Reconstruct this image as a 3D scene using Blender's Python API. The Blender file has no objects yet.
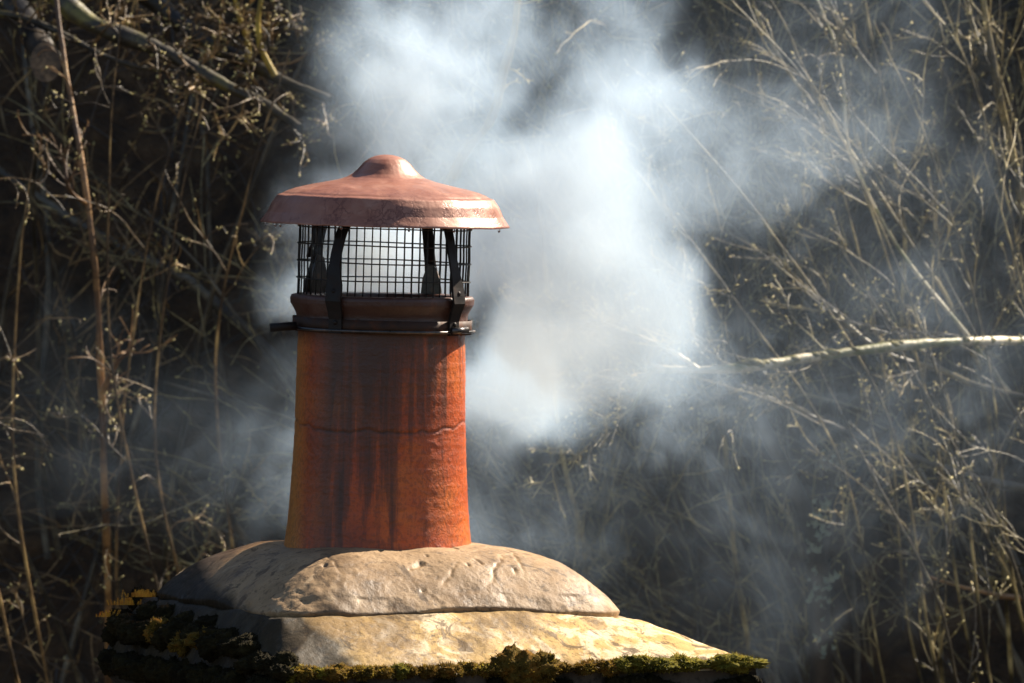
import bpy, math, random
import numpy as np
from mathutils import Vector, Matrix, noise as mnoise

random.seed(7)
rng = np.random.default_rng(7)
SC = bpy.context.scene
COL = SC.collection
R = math.radians

# ------------------------------------------------------------------ camera
CAM = Vector((0.0, -14.0, 8.78))
PITCH = R(1.97)
HFOV = R(6.018)
cam_data = bpy.data.cameras.new('camera')
cam_data.sensor_width = 36
cam_data.lens = 18 / math.tan(HFOV / 2)
cam_data.clip_start = 0.5
cam_data.clip_end = 4000
cam_data.dof.use_dof = True
cam_data.dof.focus_distance = 13.9
cam_data.dof.aperture_fstop = 30
cam = bpy.data.objects.new('camera', cam_data)
COL.objects.link(cam)
cam.location = CAM
cam.rotation_euler = (R(90) - PITCH, 0, 0)
SC.camera = cam
K = math.tan(HFOV / 2) / 512
S = 14 * K                       # metres per photo pixel at the chimney

def P(px, py, y=0.0):
    """the point in the plane at depth y seen at a photo pixel"""
    f = Vector((0, math.cos(PITCH), -math.sin(PITCH)))
    u = Vector((0, math.sin(PITCH), math.cos(PITCH)))
    d = f + Vector((1, 0, 0)) * ((px - 512) * K) + u * ((341.5 - py) * K)
    return CAM + d * ((y - CAM.y) / d.y)

# ------------------------------------------------------------------ light
SUN_EL, SUN_AZ = R(40), R(52)    # azimuth clockwise from +Y: right of and beyond the chimney
sun_dir = Vector((math.cos(SUN_EL) * math.sin(SUN_AZ), math.cos(SUN_EL) * math.cos(SUN_AZ), math.sin(SUN_EL)))
world = bpy.data.worlds.new('World')
SC.world = world
world.use_nodes = True
wn = world.node_tree
bg = wn.nodes['Background']
sky = wn.nodes.new('ShaderNodeTexSky')
sky.sky_type = 'NISHITA'
sky.sun_disc = False
sky.sun_elevation = SUN_EL
sky.sun_rotation = SUN_AZ
sky.air_density = 1.0
sky.dust_density = 1.0
wn.links.new(sky.outputs[0], bg.inputs[0])
bg.inputs[1].default_value = 0.05
ld = bpy.data.lights.new('sun', 'SUN')
ld.energy = 5.0
ld.angle = R(0.5)
ld.color = (1.0, 0.88, 0.72)
lo = bpy.data.objects.new('sun', ld)
COL.objects.link(lo)
lo.rotation_euler = sun_dir.to_track_quat('Z', 'Y').to_euler()
lo.location = (6, 6, 20)

vs = SC.view_settings
vs.view_transform = 'Standard'
vs.look = 'None'
vs.exposure = 1.45
vs.gamma = 1
cy = SC.cycles
cy.volume_bounces = 4
cy.max_bounces = 6
cy.volume_step_rate = 2.0
cy.volume_max_steps = 256
cy.use_denoising = True

# ------------------------------------------------------------------ helpers
def link(o, parent=None, label=None, cat=None, group=None, kind=None):
    COL.objects.link(o)
    if parent is not None:
        o.parent = parent
    if label: o['label'] = label
    if cat: o['category'] = cat
    if group: o['group'] = group
    if kind: o['kind'] = kind
    return o

def empty(name, loc, **kw):
    o = bpy.data.objects.new(name, None)
    o.empty_display_size = 0.1
    o.location = loc
    return link(o, **kw)

def mesh_obj(name, verts, faces, mats, parent=None, smooth=True, mi=None, **kw):
    me = bpy.data.meshes.new(name)
    v = np.asarray(verts, dtype=np.float64).reshape(-1, 3)
    me.from_pydata(v.tolist(), [], faces.tolist() if isinstance(faces, np.ndarray) else faces)
    for m in (mats if isinstance(mats, (list, tuple)) else [mats]):
        me.materials.append(m)
    if smooth:
        me.polygons.foreach_set('use_smooth', [True] * len(me.polygons))
    if mi is not None:
        me.polygons.foreach_set('material_index', mi)
    me.update()
    return link(bpy.data.objects.new(name, me), parent, **kw)

def rv(s=1.0):
    return Vector((random.gauss(0, s), random.gauss(0, s), random.gauss(0, s)))

def grid_faces(nu, nv, wrap_u=False):
    f = []
    for j in range(nv - 1):
        for i in range(nu if wrap_u else nu - 1):
            a = j * nu + i; b = j * nu + (i + 1) % nu
            f.append((a, b, b + nu, a + nu))
    return f

def nz(x, y, z, s=1.0, o=4):
    return mnoise.fractal(Vector((x * s, y * s, z * s)), 1.0, 2.0, o)

class NT:
    """small shader / geometry node builder"""
    def __init__(self, tree): self.t = tree; self.n = tree.nodes; self.l = tree.links
    def set(self, sock, v):
        if v is None: return
        if isinstance(v, bpy.types.NodeSocket): self.l.new(v, sock)
        else: sock.default_value = v
    def math(self, op, a, b=None, c=None, clamp=False):
        n = self.n.new('ShaderNodeMath'); n.operation = op; n.use_clamp = clamp
        for i, v in enumerate((a, b, c)): self.set(n.inputs[i], v)
        return n.outputs[0]
    def vmath(self, op, a, b=None, out=0):
        n = self.n.new('ShaderNodeVectorMath'); n.operation = op
        self.set(n.inputs[0], a); self.set(n.inputs[1], b)
        return n.outputs[out]
    def noise(self, vec, scale, detail=4, rough=0.5, dist=0.0, color=False):
        n = self.n.new('ShaderNodeTexNoise')
        self.set(n.inputs['Vector'], vec); self.set(n.inputs['Scale'], scale)
        n.inputs['Detail'].default_value = detail; n.inputs['Roughness'].default_value = rough
        n.inputs['Distortion'].default_value = dist
        return n.outputs[1 if color else 0]
    def ramp(self, fac, stops, interp='LINEAR'):
        n = self.n.new('ShaderNodeValToRGB'); cr = n.color_ramp; cr.interpolation = interp
        while len(cr.elements) < len(stops): cr.elements.new(0.5)
        for e, (p, c) in zip(cr.elements, stops):
            e.position = p
            e.color = (c, c, c, 1) if isinstance(c, (int, float)) else (*c, 1)
        self.set(n.inputs[0], fac)
        return n.outputs[0]
    def mix(self, fac, a, b, mode='MIX'):
        n = self.n.new('ShaderNodeMix'); n.data_type = 'RGBA'; n.blend_type = mode
        self.set(n.inputs[0], fac)
        for s, v in ((n.inputs[6], a), (n.inputs[7], b)):
            self.set(s, v if isinstance(v, bpy.types.NodeSocket) else (*v, 1))
        return n.outputs[2]
    def bump(self, h, strength=0.5, dist=0.01, normal=None):
        n = self.n.new('ShaderNodeBump')
        n.inputs['Strength'].default_value = strength; n.inputs['Distance'].default_value = dist
        self.l.new(h, n.inputs['Height'])
        if normal is not None: self.l.new(normal, n.inputs['Normal'])
        return n.outputs[0]

def mat(name):
    m = bpy.data.materials.new(name); m.use_nodes = True
    t = NT(m.node_tree)
    b = m.node_tree.nodes['Principled BSDF']
    tc = m.node_tree.nodes.new('ShaderNodeTexCoord')
    t.obj = tc.outputs['Object']
    mp = None
    return m, t, b

def scaled(t, vec, s):
    return t.vmath('MULTIPLY', vec, s)

# ------------------------------------------------------------------ materials
def m_terracotta():
    m, t, b = mat('terracotta')
    o = t.obj
    sep = t.n.new('ShaderNodeSeparateXYZ'); t.l.new(o, sep.inputs[0])
    stk = t.noise(scaled(t, o, (34, 34, 1.6)), 1.0, 5, 0.55, 0.25)
    fine = t.noise(scaled(t, o, (150, 150, 9)), 1.0, 4, 0.6)
    blot = t.noise(o, 9.0, 5, 0.6)
    spk = t.noise(o, 170.0, 4, 0.65)
    base = t.ramp(blot, [(0.3, (0.30, 0.045, 0.010)), (0.5, (0.44, 0.078, 0.012)), (0.7, (0.56, 0.14, 0.020))])
    # ochre tint along the left edge
    och = t.math('MULTIPLY', t.math('SMOOTHSTEP' if False else 'MULTIPLY', t.math('ADD', sep.outputs[0], 0.100, clamp=False), -48.0, clamp=True), 0.85)
    base = t.mix(och, base, (0.48, 0.20, 0.045))
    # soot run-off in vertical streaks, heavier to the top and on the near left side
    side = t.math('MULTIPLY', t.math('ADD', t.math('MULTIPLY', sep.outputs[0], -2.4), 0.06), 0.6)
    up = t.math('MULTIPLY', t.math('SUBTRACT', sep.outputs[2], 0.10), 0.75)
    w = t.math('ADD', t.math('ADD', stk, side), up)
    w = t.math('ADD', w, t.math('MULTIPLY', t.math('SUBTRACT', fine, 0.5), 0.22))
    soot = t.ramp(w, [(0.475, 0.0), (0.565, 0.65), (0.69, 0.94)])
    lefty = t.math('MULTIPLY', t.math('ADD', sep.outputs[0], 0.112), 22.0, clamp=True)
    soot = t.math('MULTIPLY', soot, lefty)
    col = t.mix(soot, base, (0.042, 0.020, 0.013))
    band = t.math('GREATER_THAN', sep.outputs[2], 0.312)
    spe = t.ramp(spk, [(0.47, 0.0), (0.60, 0.9)])
    col = t.mix(t.math('MULTIPLY', spe, 0.45), col, (0.07, 0.028, 0.014))
    col = t.mix(t.math('MULTIPLY', t.ramp(sep.outputs[2], [(0.290, 0.0), (0.316, 1.0)]), 0.95), col, (0.06, 0.024, 0.015))
    ca = t.n.new('ShaderNodeVertexColor'); ca.layer_name = 'crack'
    col = t.mix(ca.outputs[0], col, (0.012, 0.008, 0.006))
    t.l.new(col, b.inputs['Base Color'])
    b.inputs['Roughness'].default_value = 0.44
    rings = t.noise(scaled(t, o, (3, 3, 190)), 1.0, 3, 0.6)
    h = t.math('ADD', t.math('MULTIPLY', spk, 1.0), t.math('MULTIPLY', rings, 0.3))
    t.l.new(t.bump(h, 0.55, 0.0025), b.inputs['Normal'])
    return m

def m_cap():
    m, t, b = mat('weathered_copper')
    o = t.obj
    n1 = t.noise(o, 26.0, 5, 0.6, 0.4)
    n2 = t.noise(scaled(t, o, (46, 46, 20)), 1.0, 4, 0.55, 0.5)
    n3 = t.noise(o, 7.0, 3)
    col = t.ramp(n1, [(0.3, (0.24, 0.092, 0.058)), (0.55, (0.32, 0.132, 0.083)), (0.75, (0.38, 0.19, 0.13))])
    col = t.mix(t.ramp(n3, [(0.45, 0.0), (0.62, 0.45)]), col, (0.36, 0.19, 0.135))
    vo = t.n.new('ShaderNodeTexVoronoi'); vo.feature = 'DISTANCE_TO_EDGE'; vo.inputs['Scale'].default_value = 1.0
    wv = t.vmath('ADD', scaled(t, o, (75, 75, 52)), scaled(t, t.noise(o, 55, 4, .6, color=True), (2.2, 2.2, 2.2)))
    t.l.new(wv, vo.inputs['Vector'])
    veins = t.ramp(vo.outputs[0], [(0.0, 0.8), (0.13, 0.0)])
    drip = t.ramp(t.noise(scaled(t, o, (110, 110, 9)), 1.0, 4, .6), [(0.5, 0.0), (0.66, 0.5)])
    veins = t.math('MAXIMUM', veins, drip)
    sep = t.n.new('ShaderNodeSeparateXYZ'); t.l.new(o, sep.inputs[0])
    low = t.ramp(sep.outputs[2], [(0.135, 1.0), (0.165, 0.18)])
    veins = t.math('MULTIPLY', veins, t.math('MULTIPLY', low, t.ramp(t.noise(o, 19.0, 3), [(0.42, 0.1), (0.52, 1.0)])))
    col = t.mix(veins, col, (0.12, 0.035, 0.024))
    t.l.new(col, b.inputs['Base Color'])
    b.inputs['Metallic'].default_value = 0.2
    t.l.new(t.ramp(n2, [(0.4, 0.50), (0.55, 0.36)]), b.inputs['Roughness'])
    t.l.new(t.bump(t.math('ADD', t.noise(o, 60, 4), t.math('MULTIPLY', veins, -0.4)), 0.35, 0.002), b.inputs['Normal'])
    return m

def m_iron(name, c=(0.014, 0.009, 0.007), rough=0.55, metal=0.15):
    m, t, b = mat(name)
    n = t.noise(t.obj, 60, 5, 0.6)
    col = t.ramp(n, [(0.35, tuple(x * 0.6 for x in c)), (0.55, c), (0.75, (c[0] * 2.4, c[1] * 1.6, c[2] * 1.2))])
    t.l.new(col, b.inputs['Base Color'])
    b.inputs['Metallic'].default_value = metal
    b.inputs['Specular IOR Level'].default_value = 0.3
    t.l.new(t.ramp(n, [(0.3, rough - 0.12), (0.7, rough + 0.15)]), b.inputs['Roughness'])
    t.l.new(t.bump(n, 0.3, 0.001), b.inputs['Normal'])
    return m

def m_mortar(name, tan, dark, pale, amt_dark, amt_pale, left_x):
    m, t, b = mat(name)
    o = t.obj
    n1 = t.noise(o, 6.0, 6, 0.62, 0.3)
    n2 = t.noise(o, 22.0, 6, 0.65, 0.6)
    n3 = t.noise(o, 130.0, 5, 0.7)
    n4 = t.noise(o, 11.0, 6, 0.68, 1.4)
    col = t.ramp(n2, [(0.3, tuple(x * 0.72 for x in tan)), (0.55, tan), (0.75, tuple(min(1, x * 1.18) for x in tan))])
    col = t.mix(t.ramp(n4, [(0.56 - amt_pale, 0.0), (0.62 - amt_pale, 0.9)]), col, pale)
    col = t.mix(t.ramp(n1, [(0.50 - amt_dark, 0.75), (0.40 - amt_dark, 0.75), (0.56 - amt_dark, 0.0)][::-1] if False else [(0.40 + amt_dark, 0.75), (0.50 + amt_dark, 0.0)]), col, dark)
    vein = t.noise(scaled(t, o, (1, 1, 1)), 17.0, 7, 0.7, 1.8)
    col = t.mix(t.ramp(vein, [(0.40, 0.85), (0.455, 0.0)]), col, tuple(x * 0.8 for x in dark))
    # left side's shade painted into the colour with its algae, darker low down
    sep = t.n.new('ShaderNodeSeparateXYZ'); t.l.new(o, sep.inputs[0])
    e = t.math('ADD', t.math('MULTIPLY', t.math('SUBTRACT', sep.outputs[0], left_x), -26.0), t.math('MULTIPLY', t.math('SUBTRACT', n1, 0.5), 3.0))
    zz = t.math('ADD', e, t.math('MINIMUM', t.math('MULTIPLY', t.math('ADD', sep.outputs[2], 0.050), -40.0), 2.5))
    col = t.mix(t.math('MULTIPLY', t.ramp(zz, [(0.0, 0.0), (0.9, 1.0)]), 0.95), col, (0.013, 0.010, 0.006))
    grit = t.ramp(n3, [(0.36, 0.55), (0.46, 0.0)])
    col = t.mix(grit, col, tuple(x * 0.6 for x in dark))
    t.l.new(col, b.inputs['Base Color'])
    t.l.new(t.ramp(n1, [(0.42, 0.42), (0.6, 0.85)]), b.inputs['Roughness'])
    b.inputs['Specular IOR Level'].default_value = 0.2
    h = t.math('ADD', n3, t.math('MULTIPLY', n2, 1.2))
    t.l.new(t.bump(h, 0.30, 0.004), b.inputs['Normal'])
    return m

def m_moss(name, a, c, d):
    m, t, b = mat(name)
    n = t.noise(t.obj, 38.0, 5, 0.7)
    n2 = t.noise(t.obj, 300.0, 3, 0.7)
    col = t.ramp(n, [(0.3, a), (0.5, c), (0.68, d)])
    t.l.new(col, b.inputs['Base Color'])
    b.inputs['Roughness'].default_value = 0.95
    b.inputs['Specular IOR Level'].default_value = 0.1
    t.l.new(t.bump(n2, 1.0, 0.004), b.inputs['Normal'])
    return m

def m_bark(name, a, c, d=None, scale=9.0, rough=0.5):
    m, t, b = mat(name)
    n = t.noise(t.obj, scale, 5, 0.65, 0.3)
    n2 = t.noise(t.obj, scale * 7, 4, 0.6)
    st = [(0.42, a), (0.56, c)]
    if d: st.append((0.68, d))
    t.l.new(t.ramp(n, st), b.inputs['Base Color'])
    b.inputs['Roughness'].default_value = rough
    t.l.new(t.bump(n2, 0.6, 0.004), b.inputs['Normal'])
    return m

def m_litter():
    m, t, b = mat('leaf_litter')
    n = t.noise(t.obj, 1.3, 6, 0.65)
    n2 = t.noise(t.obj, 14.0, 6, 0.7, 0.5)
    col = t.ramp(n2, [(0.35, (0.026, 0.015, 0.007)), (0.55, (0.070, 0.040, 0.018)), (0.72, (0.14, 0.085, 0.038))])
    col = t.mix(t.ramp(n, [(0.5, 0.0), (0.62, 0.6)]), col, (0.018, 0.016, 0.007))
    t.l.new(col, b.inputs['Base Color'])
    b.inputs['Roughness'].default_value = 0.95
    t.l.new(t.bump(n2, 1.0, 0.08), b.inputs['Normal'])
    return m

M_TERRA, M_CAP = m_terracotta(), m_cap()
M_IRON = m_iron('sooty_iron')
M_WIRE = m_iron('galvanised_wire', (0.030, 0.027, 0.025), 0.5, 0.3)
M_RUST = m_iron('rusty_band', (0.045, 0.020, 0.010), 0.6, 0.2)
M_STEEL = m_iron('steel_band', (0.10, 0.09, 0.085), 0.34, 0.85)
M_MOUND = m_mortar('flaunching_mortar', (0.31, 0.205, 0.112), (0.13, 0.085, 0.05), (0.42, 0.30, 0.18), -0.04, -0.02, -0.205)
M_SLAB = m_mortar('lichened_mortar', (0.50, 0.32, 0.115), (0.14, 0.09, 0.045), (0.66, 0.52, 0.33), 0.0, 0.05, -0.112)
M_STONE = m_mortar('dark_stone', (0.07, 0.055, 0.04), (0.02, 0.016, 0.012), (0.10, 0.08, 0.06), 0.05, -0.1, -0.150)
M_MOSS = m_moss('cushion_moss', (0.030, 0.020, 0.006), (0.10, 0.065, 0.012), (0.22, 0.10, 0.018))
M_MOSS_G = m_moss('green_moss', (0.040, 0.034, 0.008), (0.12, 0.105, 0.016), (0.22, 0.16, 0.024))
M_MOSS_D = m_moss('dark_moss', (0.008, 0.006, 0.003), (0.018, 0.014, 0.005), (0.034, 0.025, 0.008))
M_FROND = m_bark('moss_frond', (0.45, 0.20, 0.02), (0.60, 0.36, 0.03), (0.55, 0.16, 0.02), 60)
def add_translucency(m, f):
    nt = m.node_tree; b = nt.nodes['Principled BSDF']; out = nt.nodes['Material Output']
    tr = nt.nodes.new('ShaderNodeBsdfTranslucent'); mx = nt.nodes.new('ShaderNodeMixShader')
    src = b.inputs['Base Color'].links[0].from_socket
    nt.links.new(src, tr.inputs['Color']); mx.inputs[0].default_value = f
    nt.links.new(b.outputs[0], mx.inputs[1]); nt.links.new(tr.outputs[0], mx.inputs[2]); nt.links.new(mx.outputs[0], out.inputs['Surface'])
add_translucency(M_FROND, 0.4)
M_FUZZ = m_bark('moss_fuzz', (0.12, 0.07, 0.012), (0.26, 0.17, 0.025), (0.30, 0.24, 0.04), 30)
M_FUZZ_G = m_bark('green_moss_fuzz', (0.12, 0.10, 0.013), (0.24, 0.205, 0.025), (0.32, 0.24, 0.035), 30)
add_translucency(M_FUZZ, 0.5); add_translucency(M_FUZZ_G, 0.5)
M_BARK_L = m_bark('brown_bark', (0.028, 0.017, 0.008), (0.19, 0.115, 0.045), (0.46, 0.31, 0.12))  # wide dark-to-pale range paints shaded and sunlit twigs into the bark
M_BARK_R = m_bark('grey_olive_bark', (0.035, 0.026, 0.011), (0.23, 0.175, 0.070), (0.56, 0.45, 0.21))  # sun and shade contrast of the olive twigs put into the colour too
M_BARK_S = m_bark('sapling_bark', (0.030, 0.024, 0.016), (0.10, 0.08, 0.05), (0.20, 0.17, 0.11))
M_BARK_O = m_bark('russet_bark', (0.08, 0.04, 0.016), (0.28, 0.15, 0.055), (0.42, 0.26, 0.11))
M_BARK_M = m_bark('mossy_bark', (0.020, 0.015, 0.008), (0.05, 0.04, 0.02), (0.16, 0.14, 0.03), 9)
M_BARK_P = m_bark('lichen_bark', (0.11, 0.11, 0.02), (0.44, 0.38, 0.25), (0.66, 0.60, 0.46), 12)
M_BARK_D = m_bark('dark_bark', (0.018, 0.013, 0.009), (0.045, 0.034, 0.024))
M_BARK_Y = m_bark('yellow_stem', (0.26, 0.18, 0.025), (0.42, 0.30, 0.04), (0.48, 0.38, 0.07))
M_BUD = m_bark('bud', (0.30, 0.24, 0.08), (0.50, 0.42, 0.16), (0.60, 0.46, 0.22), 8, 0.6)
M_IVY = m_bark('pale_leaf', (0.26, 0.30, 0.20), (0.46, 0.50, 0.36), (0.60, 0.64, 0.50), 8, 0.4)
add_translucency(M_IVY, 0.5)
M_LITTER = m_litter()
M_CUT = m_bark('sawn_wood', (0.05, 0.03, 0.016), (0.15, 0.095, 0.05), (0.22, 0.15, 0.085), 40)

# ------------------------------------------------------------------ ground and wooded bank
def bank_h(x, y):
    """ground height: flat garden, then the steep bank beyond the house"""
    if y < 7.2: z = 0.0
    elif y < 16.5: z = 18.5 * (1 - math.cos((y - 7.2) / 9.3 * math.pi)) / 2
    else: z = 18.5 + (y - 16.5) * 0.02
    w = max(0.0, min(1.0, (y - 6) / 3)) * max(0.0, min(1.0, (60 - y) / 30))
    return z + w * (0.55 * nz(x, y, 1.3, 0.33, 3) + 0.18 * nz(x, y, 4.0, 1.7, 4))

def bank_y(x, z):
    lo_, hi_ = 7.0, 16.5
    for _ in range(22):
        mid = (lo_ + hi_) / 2
        if bank_h(x, mid) < z: lo_ = mid
        else: hi_ = mid
    return lo_

xs = np.concatenate([np.array([-3000, -800, -200, -60, -20]), np.linspace(-8, 8, 110), np.array([20, 60, 200, 800, 3000])])
ys = np.concatenate([np.array([-3000, -800, -200, -60, -20, 0, 4, 6]), np.linspace(7, 17, 110), np.array([20, 30, 60, 200, 800, 3000])])
gv = [(x, y, bank_h(x, y)) for y in ys for x in xs]
mesh_obj('ground', gv, grid_faces(len(xs), len(ys)), M_LITTER, kind='structure')

# ------------------------------------------------------------------ house roof below the chimney (just under the frame)
def build_roof():
    m, t, b = mat('roof_slate')
    n = t.noise(t.obj, 8, 5, 0.6)
    t.l.new(t.ramp(n, [(0.3, (0.05, 0.05, 0.055)), (0.7, (0.12, 0.12, 0.13))]), b.inputs['Base Color'])
    b.inputs['Roughness'].default_value = 0.7
    mw, t, b = mat('wall_render')
    n = t.noise(t.obj, 3, 5, 0.6)
    t.l.new(t.ramp(n, [(0.3, (0.30, 0.27, 0.22)), (0.7, (0.42, 0.39, 0.33))]), b.inputs['Base Color'])
    h = empty('house', (0, 0, 0), label='low slate roofed house that carries the smoking chimney', cat='house')
    x0, x1, y0, y1, ze, zr = -4.5, 3.0, -3.4, 3.2, 4.3, 6.85
    ym = 0.0
    mesh_obj('wall', [(x0, y0, 0), (x1, y0, 0), (x1, y1, 0), (x0, y1, 0), (x0, y0, ze), (x1, y0, ze), (x1, y1, ze), (x0, y1, ze), (x0, ym, zr - .1), (x1, ym, zr - .1)],
             [(0, 1, 5, 4), (1, 2, 6, 9, 5), (2, 3, 7, 6), (3, 0, 4, 8, 7)], mw, h, smooth=False)
    # stepped slate courses
    v, f = [], []
    for sgn, ye in ((-1, y0 - .25), (1, y1 + .25)):
        n_c = 16
        for i in range(n_c):
            a, c = i / n_c, (i + 1) / n_c
            ya, za = ye + (ym - ye) * a, (ze - .1) + (zr - ze + .1) * a
            yb, zb = ye + (ym - ye) * c, (ze - .1) + (zr - ze + .1) * c
            k = len(v)
            v += [(x0 - .2, ya, za + .03), (x1 + .2, ya, za + .03), (x1 + .2, yb, zb + .005), (x0 - .2, yb, zb + .005), (x0 - .2, ya, za - .01), (x1 + .2, ya, za - .01)]
            f += [(k, k + 1, k + 2, k + 3), (k, k + 1, k + 5, k + 4)]
    mesh_obj('roof', v, f, m, h, smooth=False)
build_roof()

# ------------------------------------------------------------------ chimney stack
BASE = P(378, 548, 0.0)          # pot foot, on the axis
TH = R(23.6)
E1 = np.array([math.cos(TH), math.sin(TH)])
E2 = np.array([-math.sin(TH), math.cos(TH)])
MH = 192.0                       # mound half side, photo pixels
FM = np.array([298 - 378, -226.0])
MC = FM + 172 * (E1 + E2)         # mound centre
FS = FM - 52 * E1 - 100 * E2     # slab front corner
FS[0] = 290 - 378
FM = MC - (MH - 12) * (E1 + E2)
SL, SB = 505.0, 470.0

stack = empty('chimney_stack', BASE, label='old chimney stack capped with weathered lichened mortar and mossy edges', cat='chimney')

def mound_z(t, ang):
    tt = max(0.0, (t - 0.36) / 0.64)
    z = 5 - 55 * tt ** 2.5
    return z

def build_mound():
    nu, nv = 760, 150
    V = []
    for j in range(nv):
        q = j / (nv - 1)
        for i in range(nu):
            a = 2 * math.pi * i / nu
            c, s = math.cos(a), math.sin(a)
            n = 7.0
            r = MH / ((abs(c) ** n + abs(s) ** n) ** (1 / n))
            if q < 0.86:
                t = q / 0.86
                z = mound_z(t, a)
                rr = r * t
            else:                    # rolled lip, slightly undercut
                w = (q - 0.86) / 0.14
                rr = r * (1 - 0.075 * w * w)
                z = mound_z(1, a) - 17 * w
                t = 1
            p = MC + rr * (c * E1 + s * E2)
            # the right hand corner sags
            rc = max(0, (p[0] - 120) / 115)
            z -= 9 * rc * rc * t
            k = min(1, t * 1.5)
            d = (4.2 * nz(p[0], p[1], z, 0.011, 2) + 0.7 * nz(p[0], p[1], z, 0.04, 2) + 0.3 * nz(p[0], p[1], z, 0.25, 3)) * k
            for (cx_, ya_, yb_, sl_) in ((108, -150, -70, .25), (150, -120, -40, -.3), (62, -165, -120, .5), (205, -110, -60, .2), (-30, -190, -130, -.4)):
                if ya_ < p[1] < yb_:
                    xx = cx_ + sl_ * (p[1] - ya_) + 5 * nz(p[1], cx_, 1, .06, 3)
                    d -= 1.7 * math.exp(-((p[0] - xx) / 1.3) ** 2) * math.sin(math.pi * (p[1] - ya_) / (yb_ - ya_))
            # broken arris on the near corner and trowel pits
            cor = math.hypot(p[0] - FM[0] - 10, p[1] - FM[1] - 20)
            if cor < 70: d -= 3 * (1 - cor / 70) * max(0, nz(p[0], p[1], z, 0.06, 4) + .5)
            pit = nz(p[0] * 1.0, p[1] * 0.55, z + 40, 0.055, 2)
            if pit < -0.60: d -= 12 * (-0.60 - pit) ** 0.8
            rad = 1 - 0.010 * nz(p[0], p[1], 9.0, 0.03, 4) * (1 if q > 0.8 else 0)
            V.append((p[0] * rad * S, p[1] * rad * S, (z + d) * S))
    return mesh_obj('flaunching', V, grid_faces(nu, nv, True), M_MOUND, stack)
build_mound()

def sdist(a, b, lo_, hi_):
    """distance outside a square given by its local corner range"""
    dx = max(lo_[0] - a, 0, a - hi_[0]); dy = max(lo_[1] - b, 0, b - hi_[1])
    return math.hypot(dx, dy)

mlo = ((MC - FS) @ E1 - MH, (MC - FS) @ E2 - MH)
mhi = (mlo[0] + 2 * MH, mlo[1] + 2 * MH)

def slab_h(a, b):
    dm = sdist(a, b, mlo, mhi)
    de = max(0.0, min(a, b, SL - a, SB - b))
    t = dm / (dm + de + 1e-6)
    z = -54 - 47 * t ** 1.15
    z -= 13 * max(0.0, min(1.0, (a - 290) / 140)) * (1 - .75 * t)
    return z

def build_slab():
    n = 260
    us = np.concatenate([[-2], np.linspace(0, SL, n), [SL + 2]]); vsb = np.concatenate([[-2], np.linspace(0, SB, n), [SB + 2]])
    V, F = [], []
    N = len(us)
    for jb in range(N):
        for ia in range(N):
            a, b = us[ia], vsb[jb]
            ca, cb = min(max(a, 0), SL), min(max(b, 0), SB)
            p = FS + ca * E1 + cb * E2
            z = slab_h(ca, cb)
            edge = min(ca, cb, SL - ca, SB - cb)
            rough = 2.4 * nz(p[0], p[1], 3.1, 0.016, 2) + 0.5 * nz(p[0], p[1], 7.1, 0.09, 3)
            z += rough - 7 * math.exp(-edge / 7.0)
            V.append((p[0] * S, p[1] * S, z * S))
    F = grid_faces(N, N)
    # skirt round the edge
    ring = [ia for ia in range(N)] + [jb * N + N - 1 for jb in range(1, N)] + [(N - 1) * N + ia for ia in range(N - 2, -1, -1)] + [jb * N for jb in range(N - 2, 0, -1)]
    prev = ring
    cx, cyy = (FS + SL / 2 * E1 + SB / 2 * E2) * S
    n_top = len(F)
    for lv, (inset, dz) in enumerate(((0.0, 10), (0.006, 24), (0.03, 36), (0.05, 44))):
        cur = []
        for k, idx in enumerate(ring):
            x, y, z = V[idx]
            w = 1 - inset + 0.012 * nz(x, y, lv * 1.7, 9.0, 3)
            V.append((cx + (x - cx) * w, cyy + (y - cyy) * w, z - dz * S * (1 + .3 * nz(x, y, lv, 6, 2))))
            cur.append(len(V) - 1)
        for k in range(len(ring)):
            F.append((prev[k], prev[(k + 1) % len(ring)], cur[(k + 1) % len(ring)], cur[k]))
        prev = cur
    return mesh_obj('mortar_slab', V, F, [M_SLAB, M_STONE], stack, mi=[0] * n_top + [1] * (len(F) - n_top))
build_slab()

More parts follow.
